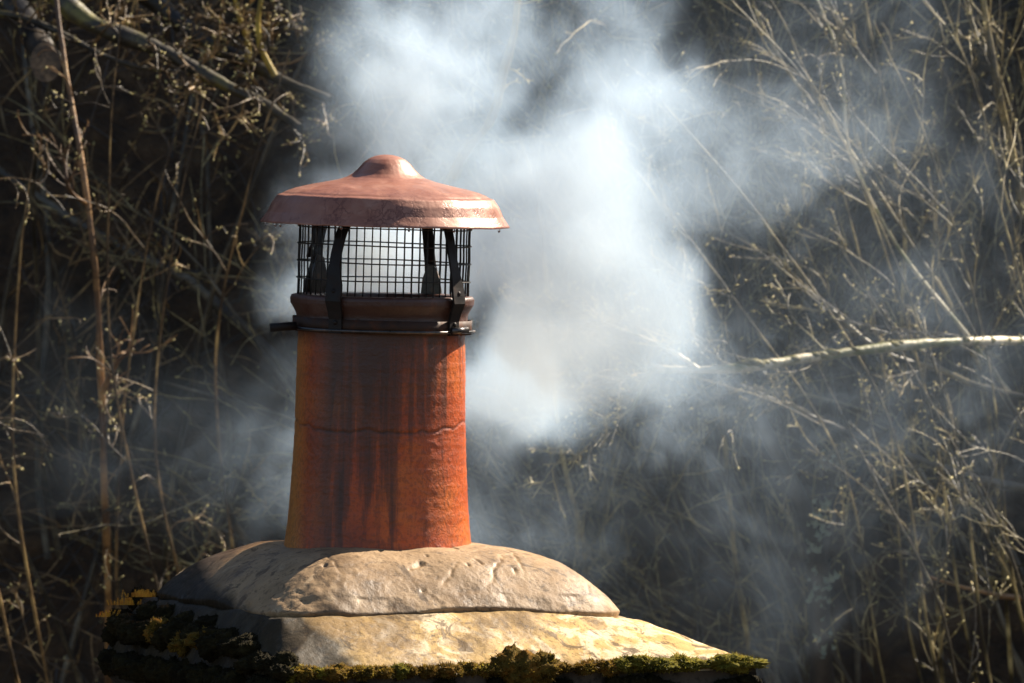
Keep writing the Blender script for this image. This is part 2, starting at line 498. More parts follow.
def build_stones():
    """coursed stone below the cap, down to the roof"""
    c0 = FS + 22 * (E1 + E2); LA, LB = SL - 44, SB - 44
    top = -125
    for ci in range(9):
        hgt = 88
        zt, zb = top - ci * hgt, top - (ci + 1) * hgt + 5
        for side in range(4):
            o = [c0, c0 + LA * E1, c0 + LA * E1 + LB * E2, c0 + LB * E2][side]; L = (LA, LB)[side % 2]
            d = [E1, E2, -E1, -E2][side]; nrm = [-E2, E1, E2, -E1][side]
            cuts = [0, .36, .70, 1] if (ci + side) % 2 else [0, .22, .58, 1]
            for k in range(3):
                a, b = cuts[k] * L + 3, cuts[k + 1] * L - 3
                V, F = [], []
                nx_, nz_ = 7, 5
                pr = random.uniform(-3, 5)
                for jj in range(nz_):
                    for ii in range(nx_):
                        u = a + (b - a) * ii / (nx_ - 1); z = zb + (zt - zb) * jj / (nz_ - 1)
                        bulge = pr + 4 * math.sin(math.pi * ii / (nx_ - 1)) ** .5 * math.sin(math.pi * jj / (nz_ - 1)) ** .5 + 4 * nz(u, z, side * 9.1, .03, 3)
                        if ii in (0, nx_ - 1) or jj in (0, nz_ - 1): bulge = -10
                        p = o + u * d + bulge * nrm
                        V.append((p[0] * S, p[1] * S, z * S))
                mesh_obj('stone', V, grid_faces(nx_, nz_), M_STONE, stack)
    V = []
    for z in (top + 25, top - 9 * 88):
        for q in (c0 + 6 * (E1 + E2), c0 + (LA - 6) * E1 + 6 * E2, c0 + (LA - 6) * E1 + (LB - 6) * E2, c0 + 6 * E1 + (LB - 6) * E2):
            V.append((q[0] * S, q[1] * S, z * S))
    mesh_obj('core', V, [(0, 1, 5, 4), (1, 2, 6, 5), (2, 3, 7, 6), (3, 0, 4, 7), (0, 3, 2, 1)], M_STONE, stack, smooth=False)
build_stones()

def ico(sub=3):
    import bmesh
    bm = bmesh.new(); bmesh.ops.create_icosphere(bm, subdivisions=sub, radius=1.0)
    v = np.array([x.co[:] for x in bm.verts]); f = [[y.index for y in x.verts] for x in bm.faces]
    bm.free(); return v, f
ICO3, ICO4, ICO1, ICO2 = ico(4), ico(5), ico(1), ico(2)

def moss_clump(a, b, dz, rx, rz, m, seed, name='moss_clump'):
    v, f = ICO3
    out = []
    sx_ = random.uniform(.8, 1.3)
    ctr = FS + a * E1 + b * E2
    z0 = slab_h(min(max(a, 0), SL), min(max(b, 0), SB)) + dz
    for p in v:
        n = nz(p[0] + seed * 3.1, p[1], p[2] + seed, 1.6, 4)
        n2 = nz(p[0], p[1] + seed, p[2], 7.0, 3)
        r = 1 + (0.42 * n + 0.34 * n2) * (.6 if m is M_MOSS_D else 1)
        q = ctr + rx * r * (p[0] * E1) + min(rx, 15) * r * p[1] * E2
        out.append((q[0] * S, q[1] * S, (z0 + rz * r * p[2]) * S))
    f = [tuple(q) for q in f]
    c3 = Vector((ctr[0] * S, ctr[1] * S, z0 * S))
    for q in range(200 if m is M_MOSS_D else 520):                     # leafy fuzz
        b0 = Vector(out[random.randrange(len(v))])
        dr = ((b0 - c3).normalized() + rv(.45) + Vector((0, 0, .3))).normalized()
        sd = dr.cross(rv(1)).normalized() * .55 * S
        k0 = len(out)
        out += [tuple(b0 - sd), tuple(b0 + sd), tuple(b0 + dr * random.uniform(1.4, 3.4) * S)]
        f.append((k0, k0 + 1, k0 + 2))
    nf = len(ICO3[1])
    fz = {M_MOSS: M_FUZZ, M_MOSS_G: M_FUZZ_G}.get(m, m)
    return mesh_obj(name, out, f, [m, fz], stack, mi=[0] * nf + [1] * (len(f) - nf))

# moss along the near right-hand edge of the slab
a = 6.0; k = 0
while a < SL - 4:
    f = a / SL
    if f > 0.74: rx, rz, m = random.uniform(11, 21), random.uniform(5, 9), M_MOSS_G
    elif 0.44 < f < 0.56: rx, rz, m = random.uniform(15, 22), random.uniform(11, 17), M_MOSS
    else: rx, rz, m = random.uniform(5, 12), random.uniform(4, 7.5), (M_MOSS if random.random() < .8 else M_MOSS_G)
    moss_clump(a, -1 + random.uniform(-2, 4), -4 + (2 if f > .7 else 0), rx, rz, m, k)
    if random.random() < 0.45: moss_clump(a + random.uniform(-6, 6), -3, -16 - random.uniform(0, 8), rx * .8, rz * .9, M_MOSS_D, k + 50)
    a += rx * random.choice((0.8, 1.0, 1.3, 1.9)); k += 1
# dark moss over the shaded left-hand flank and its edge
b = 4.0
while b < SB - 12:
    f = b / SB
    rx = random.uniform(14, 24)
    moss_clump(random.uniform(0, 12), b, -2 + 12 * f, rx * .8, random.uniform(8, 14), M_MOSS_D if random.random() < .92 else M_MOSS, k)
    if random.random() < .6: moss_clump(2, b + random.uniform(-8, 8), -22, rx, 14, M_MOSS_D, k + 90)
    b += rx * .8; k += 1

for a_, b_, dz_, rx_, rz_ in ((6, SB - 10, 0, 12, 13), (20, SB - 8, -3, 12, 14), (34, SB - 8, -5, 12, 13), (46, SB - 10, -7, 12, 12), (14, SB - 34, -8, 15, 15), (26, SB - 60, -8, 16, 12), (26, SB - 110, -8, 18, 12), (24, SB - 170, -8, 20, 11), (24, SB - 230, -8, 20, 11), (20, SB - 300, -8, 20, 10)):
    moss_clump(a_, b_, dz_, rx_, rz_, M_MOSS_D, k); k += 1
# golden fronds catching the sun on the far left edge
def frond_tuft(cx, cy_px, n, depth, size, name='moss_frond_tuft'):
    V, F = [], []
    for i in range(n):
        base = P(cx + random.gauss(0, size), cy_px + 3, depth + random.uniform(-.03, .03)) - BASE
        h = random.uniform(3, 8.5) * S
        d = Vector((random.uniform(-.5, .5), random.uniform(-.3, .3), 1)).normalized()
        w = 0.9 * S
        side = d.cross(Vector((0, 1, 0))).normalized() * w
        for s_ in range(5):
            t0 = s_ / 5
            c = base + d * h * t0
            k0 = len(V)
            ww = 1 - .5 * t0
            out = side * ww * 2.6
            V += [tuple(c - side * .35), tuple(c + side * .35), tuple(c + d * h * .22 + out * .8), tuple(c + d * h * .26), tuple(c + d * h * .22 - out * .8)]
            F += [(k0, k0 + 1, k0 + 2), (k0, k0 + 1, k0 + 3), (k0, k0 + 4, k0 + 1)]
    o = mesh_obj(name, V, F, M_FROND, stack, smooth=False)
    return o
# ------------------------------------------------------------------ chimney pot
TILT = R(1.0)
pot = empty('chimney_pot', BASE, label='tall streaked terracotta chimney pot bedded in pale mortar', cat='chimney pot')
pot.rotation_euler = (0, TILT, 0)

def lathe(profile, nu, fn=None):
    V = []
    for (r, z) in profile:
        for i in range(nu):
            a = 2 * math.pi * i / nu
            rr, zz = (r, z) if fn is None else fn(r, z, a)
            V.append((rr * math.sin(a) * S, -rr * math.cos(a) * S, zz * S))
    return V, grid_faces(nu, len(profile), True)

def interp(pts, step):
    out = []
    for (r0, z0), (r1, z1) in zip(pts[:-1], pts[1:]):
        n = max(1, int(math.hypot(r1 - r0, z1 - z0) / step))
        for i in range(n): out.append((r0 + (r1 - r0) * i / n, z0 + (z1 - z0) * i / n))
    out.append(pts[-1]); return out

def crack_z(a):
    return 127 + 7.5 * math.cos(a - 3.0) * 1.0 + 5.0 * nz(math.cos(a) * 2, math.sin(a) * 2, 0.3, 1.6, 4)

def build_pot():
    prof = [(98, -20), (94, 2), (91.6, 20), (89.2, 48), (86.8, 90), (85, 140), (84.2, 190), (83.6, 214), (84.2, 218), (86, 221), (86, 233), (87, 236), (89, 240), (92, 245), (92.6, 250), (91, 253), (86, 254), (74, 253), (71, 249), (70, 190), (70, 120)]
    # soften the long wall with finer rows
    prof = interp(prof, 1.6)
    cols = []
    def fn(r, z, a):
        c = .85 * math.exp(-((z - crack_z(a)) / 1.1) ** 2) if r > 72 and abs(z - crack_z(a)) < 6 else 0
        front = 1 if r > 72 else 0
        cols.append(c * front * (0.55 + 0.45 * max(0, min(1, nz(a * 2, z * .02, 5, 1.2, 3) + .6))))
        w = 0.10 * math.sin(z * .42) * front + 0.5 * nz(math.sin(a) * 2, math.cos(a) * 2, z * .01, 1.5, 3) + 0.25 * nz(a * 9, z * .25, 2, 1, 3)
        return r + w - 1.2 * c * front, z
    V, F = lathe(prof, 300, fn)
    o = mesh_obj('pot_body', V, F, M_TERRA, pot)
    ca = o.data.color_attributes.new('crack', 'FLOAT_COLOR', 'POINT')
    arr = np.ones((len(V), 4), dtype=np.float32)
    arr[:, :3] = np.array(cols, dtype=np.float32)[:, None] * .9
    ca.data.foreach_set('color', arr.ravel())
build_pot()

# ------------------------------------------------------------------ cowl: cage, straps, band and lid
cowl = empty('chimney_cowl', P(383, 298, 0.0), label='copper coloured rain cap on a black wire mesh cage clamped to the pot', cat='chimney cowl')
cowl.rotation_euler = (0, R(1.6), 0)

def tube(path, r, nseg=6, cap=True, radii=None):
    """tube along a path of Vectors (photo pixels, cowl space)"""
    V, F = [], []
    n = len(path)
    prev = None
    for i, p in enumerate(path):
        p = Vector(p)
        d = (Vector(path[min(i + 1, n - 1)]) - Vector(path[max(i - 1, 0)])).normalized()
        ref = prev if prev is not None else (Vector((0, 0, 1)) if abs(d.z) < .9 else Vector((1, 0, 0)))
        u = (ref - d * ref.dot(d)).normalized(); prev = u
        w = d.cross(u)
        rr = radii[i] if radii is not None else r
        for k in range(nseg):
            a = 2 * math.pi * k / nseg
            V.append(tuple((p + (u * math.cos(a) + w * math.sin(a)) * rr)))
    F = grid_faces(nseg, n, True)
    if cap:
        F = F + [tuple(range(nseg))[::-1], tuple(range((n - 1) * nseg, n * nseg))]
    return V, F

def scale_v(V, s=S): return [(x * s, y * s, z * s) for x, y, z in V]

# cage rings (five) and upright wires (66), in cowl space: z 0 at pot lip, lid rim at about 74
RC = 87.0
for z in (1, 18.5, 36, 53.5, 70.5):
    ring = [(RC * math.sin(a), -RC * math.cos(a), z + .4 * math.sin(3 * a + z)) for a in np.linspace(0, 2 * math.pi, 97)]
    V, F = tube(ring, 0.75, 5, cap=False)
    mesh_obj('mesh_ring', scale_v(V), F, M_WIRE, cowl)
V, F = tube([(0, 0, 0), (0, 0.3, 20), (0, -0.3, 40), (0, 0.2, 58), (0, 0, 74)], 0.66, 5)
wire_me = None
for i in range(66):
    a = 2 * math.pi * (i + .5) / 66 + 0.0132
    loc = Vector(((RC - 1.3) * math.sin(a) * S, -(RC - 1.3) * math.cos(a) * S, 0))
    if wire_me is None:
        w = mesh_obj('mesh_wire', scale_v(V), F, M_WIRE, cowl); wire_me = w.data
    else:
        w = link(bpy.data.objects.new('mesh_wire', wire_me), cowl)
    w.location = loc
    w.rotation_euler = (random.uniform(-.004, .004), random.uniform(-.004, .004), a)

def strap(az, name='strap', bend=0):
    """flat strap: rivetted under the lid, splaying out over the cage, wide twisted foot held by the band"""
    ca, sa = math.cos(az), math.sin(az)
    rad = Vector((sa, -ca, 0)); tan = Vector((ca, sa, 0))
    pts = [  # radius, tangential offset, z, half width, half thickness
        (62, 0, 77, 6.5, 1.1), (74, 0, 74.5, 6.5, 1.1), (81, 0, 70, 6.2, 1.1), (85, -bend * .5, 60, 6.0, 1.1), (89, -bend, 46, 6.0, 1.1),
        (92, -bend, 34, 6.2, 1.2), (93.5, -bend * .6, 24, 7.2, 1.3), (94.6, 0, 14, 8.6, 1.3), (96, 0, 6, 9.2, 1.3), (97, 0, -2, 8.6, 1.3), (93, 0, -12, 8.0, 1.3), (90.8, 0, -20, 7.4, 1.3), (90.6, 0, -34, 7.4, 1.3)]
    V = []
    for (r, t, z, hw, ht) in pts:
        for (a, b_) in ((-1, -1), (1, -1), (1, 1), (-1, 1)):
            V.append(tuple(rad * (r + b_ * ht) + tan * (t + a * hw) + Vector((0, 0, z))))
    F = grid_faces(4, len(pts), True) + [(0, 1, 2, 3), tuple(range(len(V) - 4, len(V)))]
    o = mesh_obj(name, scale_v(V), F, M_IRON, cowl, smooth=False)
    bv = o.modifiers.new('bevel', 'BEVEL'); bv.width = 0.0006; bv.segments = 2
    # rivet heads
    for (r, t, z) in ((96.6, 0, 8), (92.4, 0, -23)):
        v, f = ICO2
        mesh_obj('rivet', [tuple(((rad * (r + p[0] * 1.6) + tan * (t + p[1] * 2.6) + Vector((0, 0, z + p[2] * 2.6))) * S)) for p in v], f, M_IRON, o)
    return o
for az, bd in ((R(-30), 2), (R(52), 3), (R(149), -2), (R(231), 3)):
    strap(az, bend=bd)
# hooked lugs on the rear straps
def lug(az, flip):
    ca, sa = math.cos(az), math.sin(az)
    rad = Vector((sa, -ca, 0)); tan = Vector((ca, sa, 0))
    pts = [rad * 84 + tan * (flip * 8) + Vector((0, 0, 72)), rad * 83 + tan * (flip * 11) + Vector((0, 0, 62)), rad * 84 + tan * (flip * 10) + Vector((0, 0, 52)),
           rad * 84 + tan * (flip * 16) + Vector((0, 0, 45)), rad * 84 + tan * (flip * 18) + Vector((0, 0, 38))]
    V, F = tube(pts, 2.2, 6)
    mesh_obj('strap_hook', scale_v(V), F, M_IRON, cowl)
lug(R(231), 1)
# inner foot plates seen through the cage
def foot_plate(az, w, h):
    ca, sa = math.cos(az), math.sin(az)
    rad = Vector((sa, -ca, 0)); tan = Vector((ca, sa, 0))
    V = []
    out = [(-w, 0), (w, 0), (w * .85, h * .55), (w * .35, h), (-w * .5, h * .92), (-w * .95, h * .5)]
    for b_ in (-.8, .8):
        for (x, z) in out: V.append(tuple(rad * (82 + b_) + tan * x + Vector((0, 0, z + 1))))
    n = len(out)
    F = [tuple(range(n)), tuple(range(n, 2 * n))] + [(i, (i + 1) % n, n + (i + 1) % n, n + i) for i in range(n)]
    mesh_obj('foot_plate', scale_v(V), F, M_STEEL, cowl, smooth=False)
foot_plate(R(145), 12, 32)
foot_plate(R(233), 13, 40)

# clamp band with its tightening wire and bolt
pr = [(88.8, -34), (89.8, -34), (90.0, -20), (88.8, -20), (88.8, -34)]
V, F = lathe(interp(pr, 5), 120); mesh_obj('clamp_band', V, F, M_RUST, cowl)
ring = [(92.2 * math.sin(a), -92.2 * math.cos(a), -31 + .3 * math.sin(2 * a)) for a in np.linspace(0, 2 * math.pi, 121)]
V, F = tube(ring, 1.5, 8, cap=False); mesh_obj('band_wire', scale_v(V), F, M_STEEL, cowl)
bolt_v, bolt_f = tube([(-85, -40, -29), (-98, -42, -30), (-111, -44, -31.5)], 4.3, 14)
mesh_obj('clamp_bolt', scale_v(bolt_v), bolt_f, M_IRON, cowl)
bv_, bf_ = tube([(70, -66, -29), (78, -60, -28.5), (85, -52, -28)], 3.4, 10)
mesh_obj('band_screw', scale_v(bv_), bf_, M_STEEL, cowl)

# lid
def build_lid():
    prof = [(0, 143.6), (6, 143.2), (12, 141.8), (18, 139), (23.5, 134.5), (28, 129), (33, 124.2), (39, 120.4), (48, 117.4), (62, 114.3), (78, 110.8), (90, 107.6), (98, 104.6), (104, 100.8), (108.5, 95.6), (112, 90), (115, 85), (118.5, 80), (121.5, 75.8), (122.6, 74.2), (122.2, 73.4), (120.6, 73.6), (117, 81), (111, 94), (106, 101), (92, 106), (48, 115), (0, 120)]
    prof = interp([(r * 1.02, z) for r, z in prof], 1.7)
    def fn(r, z, a):
        w = 0.7 * nz(math.sin(a) * 1.5, math.cos(a) * 1.5, z * .02, 1.3, 3) * min(1, r / 40)
        d = 0.8 * nz(math.sin(a) * r * .03, math.cos(a) * r * .03, 4, 1.1, 3) * (1 if z > 76 else .6)
        return r + w, z + d * (r / 120)
    V, F = lathe(prof, 240, fn)
    o = mesh_obj('rain_cap', V, F, M_CAP, cowl)
    return o
lid = build_lid()
# rain drops hanging from the rim
m_w = bpy.data.materials.new('rain_water'); m_w.use_nodes = True
bw = m_w.node_tree.nodes['Principled BSDF']
bw.inputs['Roughness'].default_value = 0.02; bw.inputs['IOR'].default_value = 1.33; bw.inputs['Transmission Weight'].default_value = 1.0
for az in (-100, -63, -58, -20, 12, 35, 70):
    a = R(az); v, f = ICO2
    c = Vector((121.5 * math.sin(a), -121.5 * math.cos(a), 72))
    mesh_obj('rain_drop', [tuple((c + Vector((p[0] * 1.3, p[1] * 1.3, p[2] * 2.0 - (0.6 if p[2] < 0 else 0)))) * S) for p in v], f, m_w, cowl)

# moss fronds last, they hang on the stack's far left edge
frond_tuft(142, 594, 70, .10, 7)
frond_tuft(127, 602, 50, .12, 7)
frond_tuft(110, 614, 40, .12, 6)

# ------------------------------------------------------------------ bare shrubs and trees on the bank
class Tubes:
    """gathers tapering tubes, then links them as one mesh"""
    def __init__(self): self.V = []; self.F = []; self.n = 0; self.M = []
    def add(self, path, r0, r1, seg=5, m=0):
        n = len(path)
        p = np.array([tuple(x) for x in path])
        d = np.gradient(p, axis=0)
        d /= np.linalg.norm(d, axis=1)[:, None] + 1e-9
        ref = np.array([0.31, 0.87, 0.38])
        u = np.cross(d, ref); u /= np.linalg.norm(u, axis=1)[:, None] + 1e-9
        w = np.cross(d, u)
        t = np.linspace(0, 1, n)[:, None, None]
        rr = r0 + (r1 - r0) * t
        a = np.linspace(0, 2 * math.pi, seg, endpoint=False)[None, :, None]
        if seg >= 10:
            rr = rr * np.array([1 + .30 * mnoise.noise(Vector(q) * 9) + .08 * mnoise.noise(Vector(q) * 31) for q in p])[:, None, None]
        ring = p[:, None, :] + rr * (np.cos(a) * u[:, None, :] + np.sin(a) * w[:, None, :])
        self.V.append(ring.reshape(-1, 3))
        base = self.n
        for j in range(n - 1):
            for i in range(seg):
                q = base + j * seg + i; q2 = base + j * seg + (i + 1) % seg
                self.F.append((q, q2, q2 + seg, q + seg)); self.M.append(m)
        self.n += n * seg
    def bud(self, p, d, r, m=1):
        d = d.normalized(); u = d.orthogonal().normalized(); w = d.cross(u)
        c = p + d * r
        pts = [p, c + u * r * .6, c + w * r * .6, c - u * r * .6, c - w * r * .6, p + d * r * 2.6]
        self.V.append(np.array([tuple(x) for x in pts])); b = self.n
        for i in range(4):
            self.F.append((b, b + 1 + i, b + 1 + (i + 1) % 4)); self.M.append(m)
            self.F.append((b + 5, b + 1 + (i + 1) % 4, b + 1 + i)); self.M.append(m)
        self.n += 6
    def build(self, name, mats, parent, **kw):
        if not self.V: return None
        off = Vector(parent.location) if parent is not None else Vector((0, 0, 0))
        v = np.concatenate(self.V) - np.array(tuple(off))
        return mesh_obj(name, v, self.F, mats, parent, mi=self.M, **kw)

def wander(p, d, length, n, wig, trend=None, trend_w=0.0, bw=.35):
    pts = [p.copy()]; d = d.normalized()
    bend = rv(wig * bw)
    for i in range(n):
        d = (d + rv(wig) + bend + (trend * trend_w if trend is not None else Vector())).normalized()
        p = p + d * (length / n)
        pts.append(p.copy())
    return pts

def sprout(T, path, r, length, level, cfg):
    """side shoots along a path"""
    n = len(path)
    cnt = cfg['n'][level]
    for k in range(cnt):
        t = random.uniform(cfg.get('t0', .12) if level == 0 else .12, 0.98)
        i = min(n - 2, int(t * (n - 1)))
        p = path[i].lerp(path[i + 1], random.random())
        d0 = (path[i + 1] - path[i]).normalized()
        side = rv(1); side.y *= .55; side = (side - d0 * side.dot(d0)).normalized()
        ang = R(random.uniform(*cfg.get('ang', (24, 52))))
        d = d0 * math.cos(ang) + side * math.sin(ang) + cfg['trend'] * cfg.get('tw', .25) * .5; d.normalize()
        L = length * random.uniform(.35, .8) * cfg['len'][level]
        rr = r * (1 - .6 * t) * random.uniform(.32, .6)
        rr = max(rr, cfg['rmin'])
        ns = (14, 9, 5)[level]
        pts = wander(p, d, L, ns, cfg['wig'] * (.75, 1, 1.6)[level], cfg['trend'], .02, .8)
        T.add(pts, rr, max(rr * .35, cfg['rmin'] * .6), 5 if rr > .004 else 4, 0)
        if level + 1 < len(cfg['n']):
            sprout(T, pts, rr, L, level + 1, cfg)
        if random.random() < cfg['buds']:
            T.bud(pts[-1], pts[-1] - pts[-2], random.uniform(.003, .006))
        for q in range(int(cfg.get('sidebuds', 0))):
            if random.random() < cfg['buds']:
                j = random.randint(1, len(pts) - 1)
                T.bud(pts[j], rv(1), random.uniform(.0025, .005))

def smooth_path(ctrl, per=6, jit=0.0):
    """Catmull-Rom through control points"""
    c = [Vector(x) for x in ctrl]
    c = [c[0] * 2 - c[1]] + c + [c[-1] * 2 - c[-2]]
    out = []
    for i in range(1, len(c) - 2):
        for k in range(per):
            t = k / per
            p0, p1, p2, p3 = c[i - 1], c[i], c[i + 1], c[i + 2]
            q = .5 * ((2 * p1) + (p2 - p0) * t + (2 * p0 - 5 * p1 + 4 * p2 - p3) * t * t + (3 * p1 - p0 - 3 * p2 + p3) * t ** 3)
            out.append(q + rv(jit))
    out.append(c[-2]); return out

def pix(*pts):
    return [P(a, b, c) for a, b, c in pts]

def shrub(name, x, z, label, cat, group, stems, bark, cfg, lean=-0.35, height=3.2, spread=.35, r0=.022, depth=None):
    """many-stemmed bare shrub rooted on the bank at height z"""
    y = bank_y(x, z) if depth is None else depth
    zb = bank_h(x, y)
    root = empty(name, (x, y, zb - .05), label=label, cat=cat, group=group)
    T = Tubes()
    for i in range(stems):
        S1 = Tubes()
        d = Vector((random.gauss(cfg['sx'], spread), lean + random.gauss(0, .2), 1))
        p = Vector((x + random.gauss(0, .10), y + random.gauss(0, .05), zb - .05))
        L = height * random.uniform(.75, 1.1)
        pts = wander(p, d, L, 16, .085, Vector((cfg['sx'] * .2, 0, .5)), .05)
        r = r0 * random.uniform(.6, 1.15)
        S1.add(pts, r, r * .3, 7)
        S1.build('stem', [M_BARK_S], root)
        sprout(T, pts, r * .8, L * .45, 0, cfg)
    T.build('twigs', [bark, M_BUD], root, kind='stuff')
    return root

UP = Vector((0, 0, 1))
cfgL = dict(ang=(35, 75), t0=.15, n=(9, 4, 2), len=(.95, .55, .30), rmin=.0026, wig=.17, trend=Vector((.1, -.1, .1)), tw=.3, buds=.4, sidebuds=1, sx=0.0, fwd=.35)
cfgR = dict(t0=.38, n=(8, 4, 2), len=(1.3, .6, .25), rmin=.0020, wig=.10, trend=Vector((-.35, -.1, .8)), tw=.5, buds=.35, sidebuds=1, sx=-.25, fwd=.7)
cfgM = dict(t0=.3, n=(6, 4, 2), len=(.7, .6, .3), rmin=.0018, wig=.13, trend=Vector((-.1, -.1, .6)), tw=.4, buds=.3, sidebuds=1, sx=-.1, fwd=.6)

g1 = 'bare brown shrubs on the dark bank'
left_specs = [(-1.55, 6.2, 'dense bare brown shrub at the far left edge of the bank'),
              (-1.05, 6.5, 'tangled bare brown shrub behind the tall russet stem'),
              (-.75, 6.9, 'curly twigged brown shrub low on the left of the chimney'),
              (-.45, 6.3, 'bare brown shrub directly left of the copper cap, half in smoke'),
              (-1.3, 7.4, 'short brown shrub high on the bank under the mossy limbs')]
for i, (x, z, lab) in enumerate(left_specs):
    shrub('bare_shrub', x, z, lab, 'shrub', g1, 3, M_BARK_L, cfgL, spread=.22, height=3.0, lean=-.3, r0=.010)
g2 = 'bare olive saplings right of the smoke'
right_specs = [(.75, 5.6, 5, 'low olive sapling cluster in the dark gap below the lichened bough', .4),
               (1.5, 5.7, 6, 'low olive sapling cluster in the lower right corner', .4),
               (.55, 6.6, 5, 'olive grey sapling cluster just right of the smoke plume', .35),
               (.95, 6.2, 6, 'olive grey sapling cluster rising behind the lichened bough', .4),
               (1.35, 6.0, 7, 'twiggy olive sapling cluster in the upper right thicket', .5),
               (1.75, 6.4, 7, 'olive sapling cluster leaning in from the right edge', .5),
               (1.15, 7.4, 4, 'short olive sapling high on the bank behind the others', .4)]
for x, z, n, lab, sp in right_specs:
    shrub('bare_sapling', x, z, lab, 'sapling', g2, max(4, n - 2), M_BARK_R, cfgR, spread=.2, height=3.3, lean=-.3, r0=.010)
shrub('bare_shrub', .15, 6.3, 'sparse bare shrub behind the smoke above the mortar cap', 'shrub', g1, 4, M_BARK_R, cfgM, spread=.25)

def limb_tree(name, paths, label, cat, bark, cfg=None, group=None, root_pt=None, twig_bark=None, twig_len=.5):
    """tree whose main limbs are given as control points; paths = [(part name, ctrl, r0, r1, bark)]"""
    loc = Vector(root_pt) if root_pt is not None else Vector(paths[0][1][0])
    root = empty(name, loc, label=label, cat=cat, group=group)
    T = Tubes()
    for (pn, ctrl, r0, r1, bk) in paths:
        sp = smooth_path(ctrl, 9, min(r0, .012) * .045)
        t = Tubes(); t.add(sp, r0, r1, 10)
        t.build(pn, [bk or bark], root)
        if cfg: sprout(T, sp, (r0 + r1) * .4, twig_len, 0, cfg)
    if cfg: T.build('twigs', [twig_bark or bark, M_BUD], root, kind='stuff')
    return root

# tall russet stem on the left
limb_tree('sapling', [('stem', pix((96, 1500, 10.4), (108, 900, 9.0), (108, 600, 8.4), (104, 480, 8.2), (101, 380, 8.1), (95, 270, 8.0), (83, 170, 8.0), (62, 45, 8.1), (50, -60, 8.2)), .0100, .0055, None),
                      ('fork', pix((102, 392, 8.1), (118, 362, 8.0), (132, 350, 7.9)), .006, .003, None),
                      ('side_shoot', pix((88, 205, 8.0), (70, 190, 7.9), (64, 160, 7.9)), .005, .003, None)],
          'tall thin russet stem standing upright left of the chimney', 'sapling', M_BARK_O,
          dict(cfgM, n=(9, 2), len=(.35, .6), trend=Vector((.0, 0, .9))), twig_len=.5)
# mossy limbs, upper left
mossy = limb_tree('mossy_tree', [('trunk', pix((-420, 1500, 11.0), (-380, 500, 9.4), (-260, 60, 9.0), (-120, -60, 8.8)), .085, .04, None),
                         ('limb', pix((-120, -60, 8.8), (20, -25, 8.6), (90, 22, 8.5), (160, 50, 8.4), (215, 80, 8.3), (262, 103, 8.2), (300, 128, 8.0)), .028, .009, None),
                         ('limb', pix((-120, -60, 8.8), (60, -60, 8.9), (140, -10, 8.9), (200, 38, 8.8), (255, 66, 8.7), (290, 84, 8.6), (330, 100, 8.5)), .030, .009, None),
                         ('shoot', pix((275, 76, 8.6), (262, 50, 8.6), (258, 20, 8.6), (264, -30, 8.6), (255, -90, 8.6)), .008, .004, M_BARK_Y),
                         ('shoot', pix((248, 64, 8.7), (247, 40, 8.7), (238, 12, 8.7), (226, -40, 8.7)), .008, .004, M_BARK_Y),
                         ('limb', pix((-160, 0, 8.8), (-40, 10, 8.7), (30, 20, 8.6), (120, 62, 8.5), (180, 72, 8.5)), .010, .005, None)],
          'dark tree with two thick mossy limbs reaching down across the upper left', 'tree', M_BARK_M, dict(cfgL, n=(12, 5, 3), len=(.6, .6, .4)), twig_bark=M_BARK_L, twig_len=.55)
# sawn stub on the mossy tree, upper left
def stub(root):
    c = P(46, 62, 8.3)
    loc = Vector(root.location)
    t = Tubes(); t.add(smooth_path([P(-10, -20, 8.75), P(25, 20, 8.68), P(44, 54, 8.5), c + Vector((-.002, .04, .002)), c], 6), .030, .036, 16)
    o = t.build('stub', [M_BARK_D], root)
    V = [tuple(c - loc + Vector((.036 * math.sin(a), -.010 - .01 * math.sin(a), .046 * math.cos(a)))) for a in np.linspace(0, 2 * math.pi, 25)[:-1]]
    V.append(tuple(c - loc + Vector((0, -.013, 0))))
    mesh_obj('cut_face', V, [(i, (i + 1) % 24, 24) for i in range(24)], M_CUT, o)
stub(mossy)
limb_tree('willow_stem', [('stem', pix((330, 1500, 10.9), (380, 600, 9.0), (440, 220, 8.0), (490, 120, 7.6), (503, 72, 7.5), (514, 30, 7.4), (522, -50, 7.3)), .017, .008, None)],
          'pale yellow green stem showing through the smoke above the cap', 'sapling', M_BARK_Y, dict(cfgM, n=(6, 2), len=(.25, .5)), twig_len=.5)

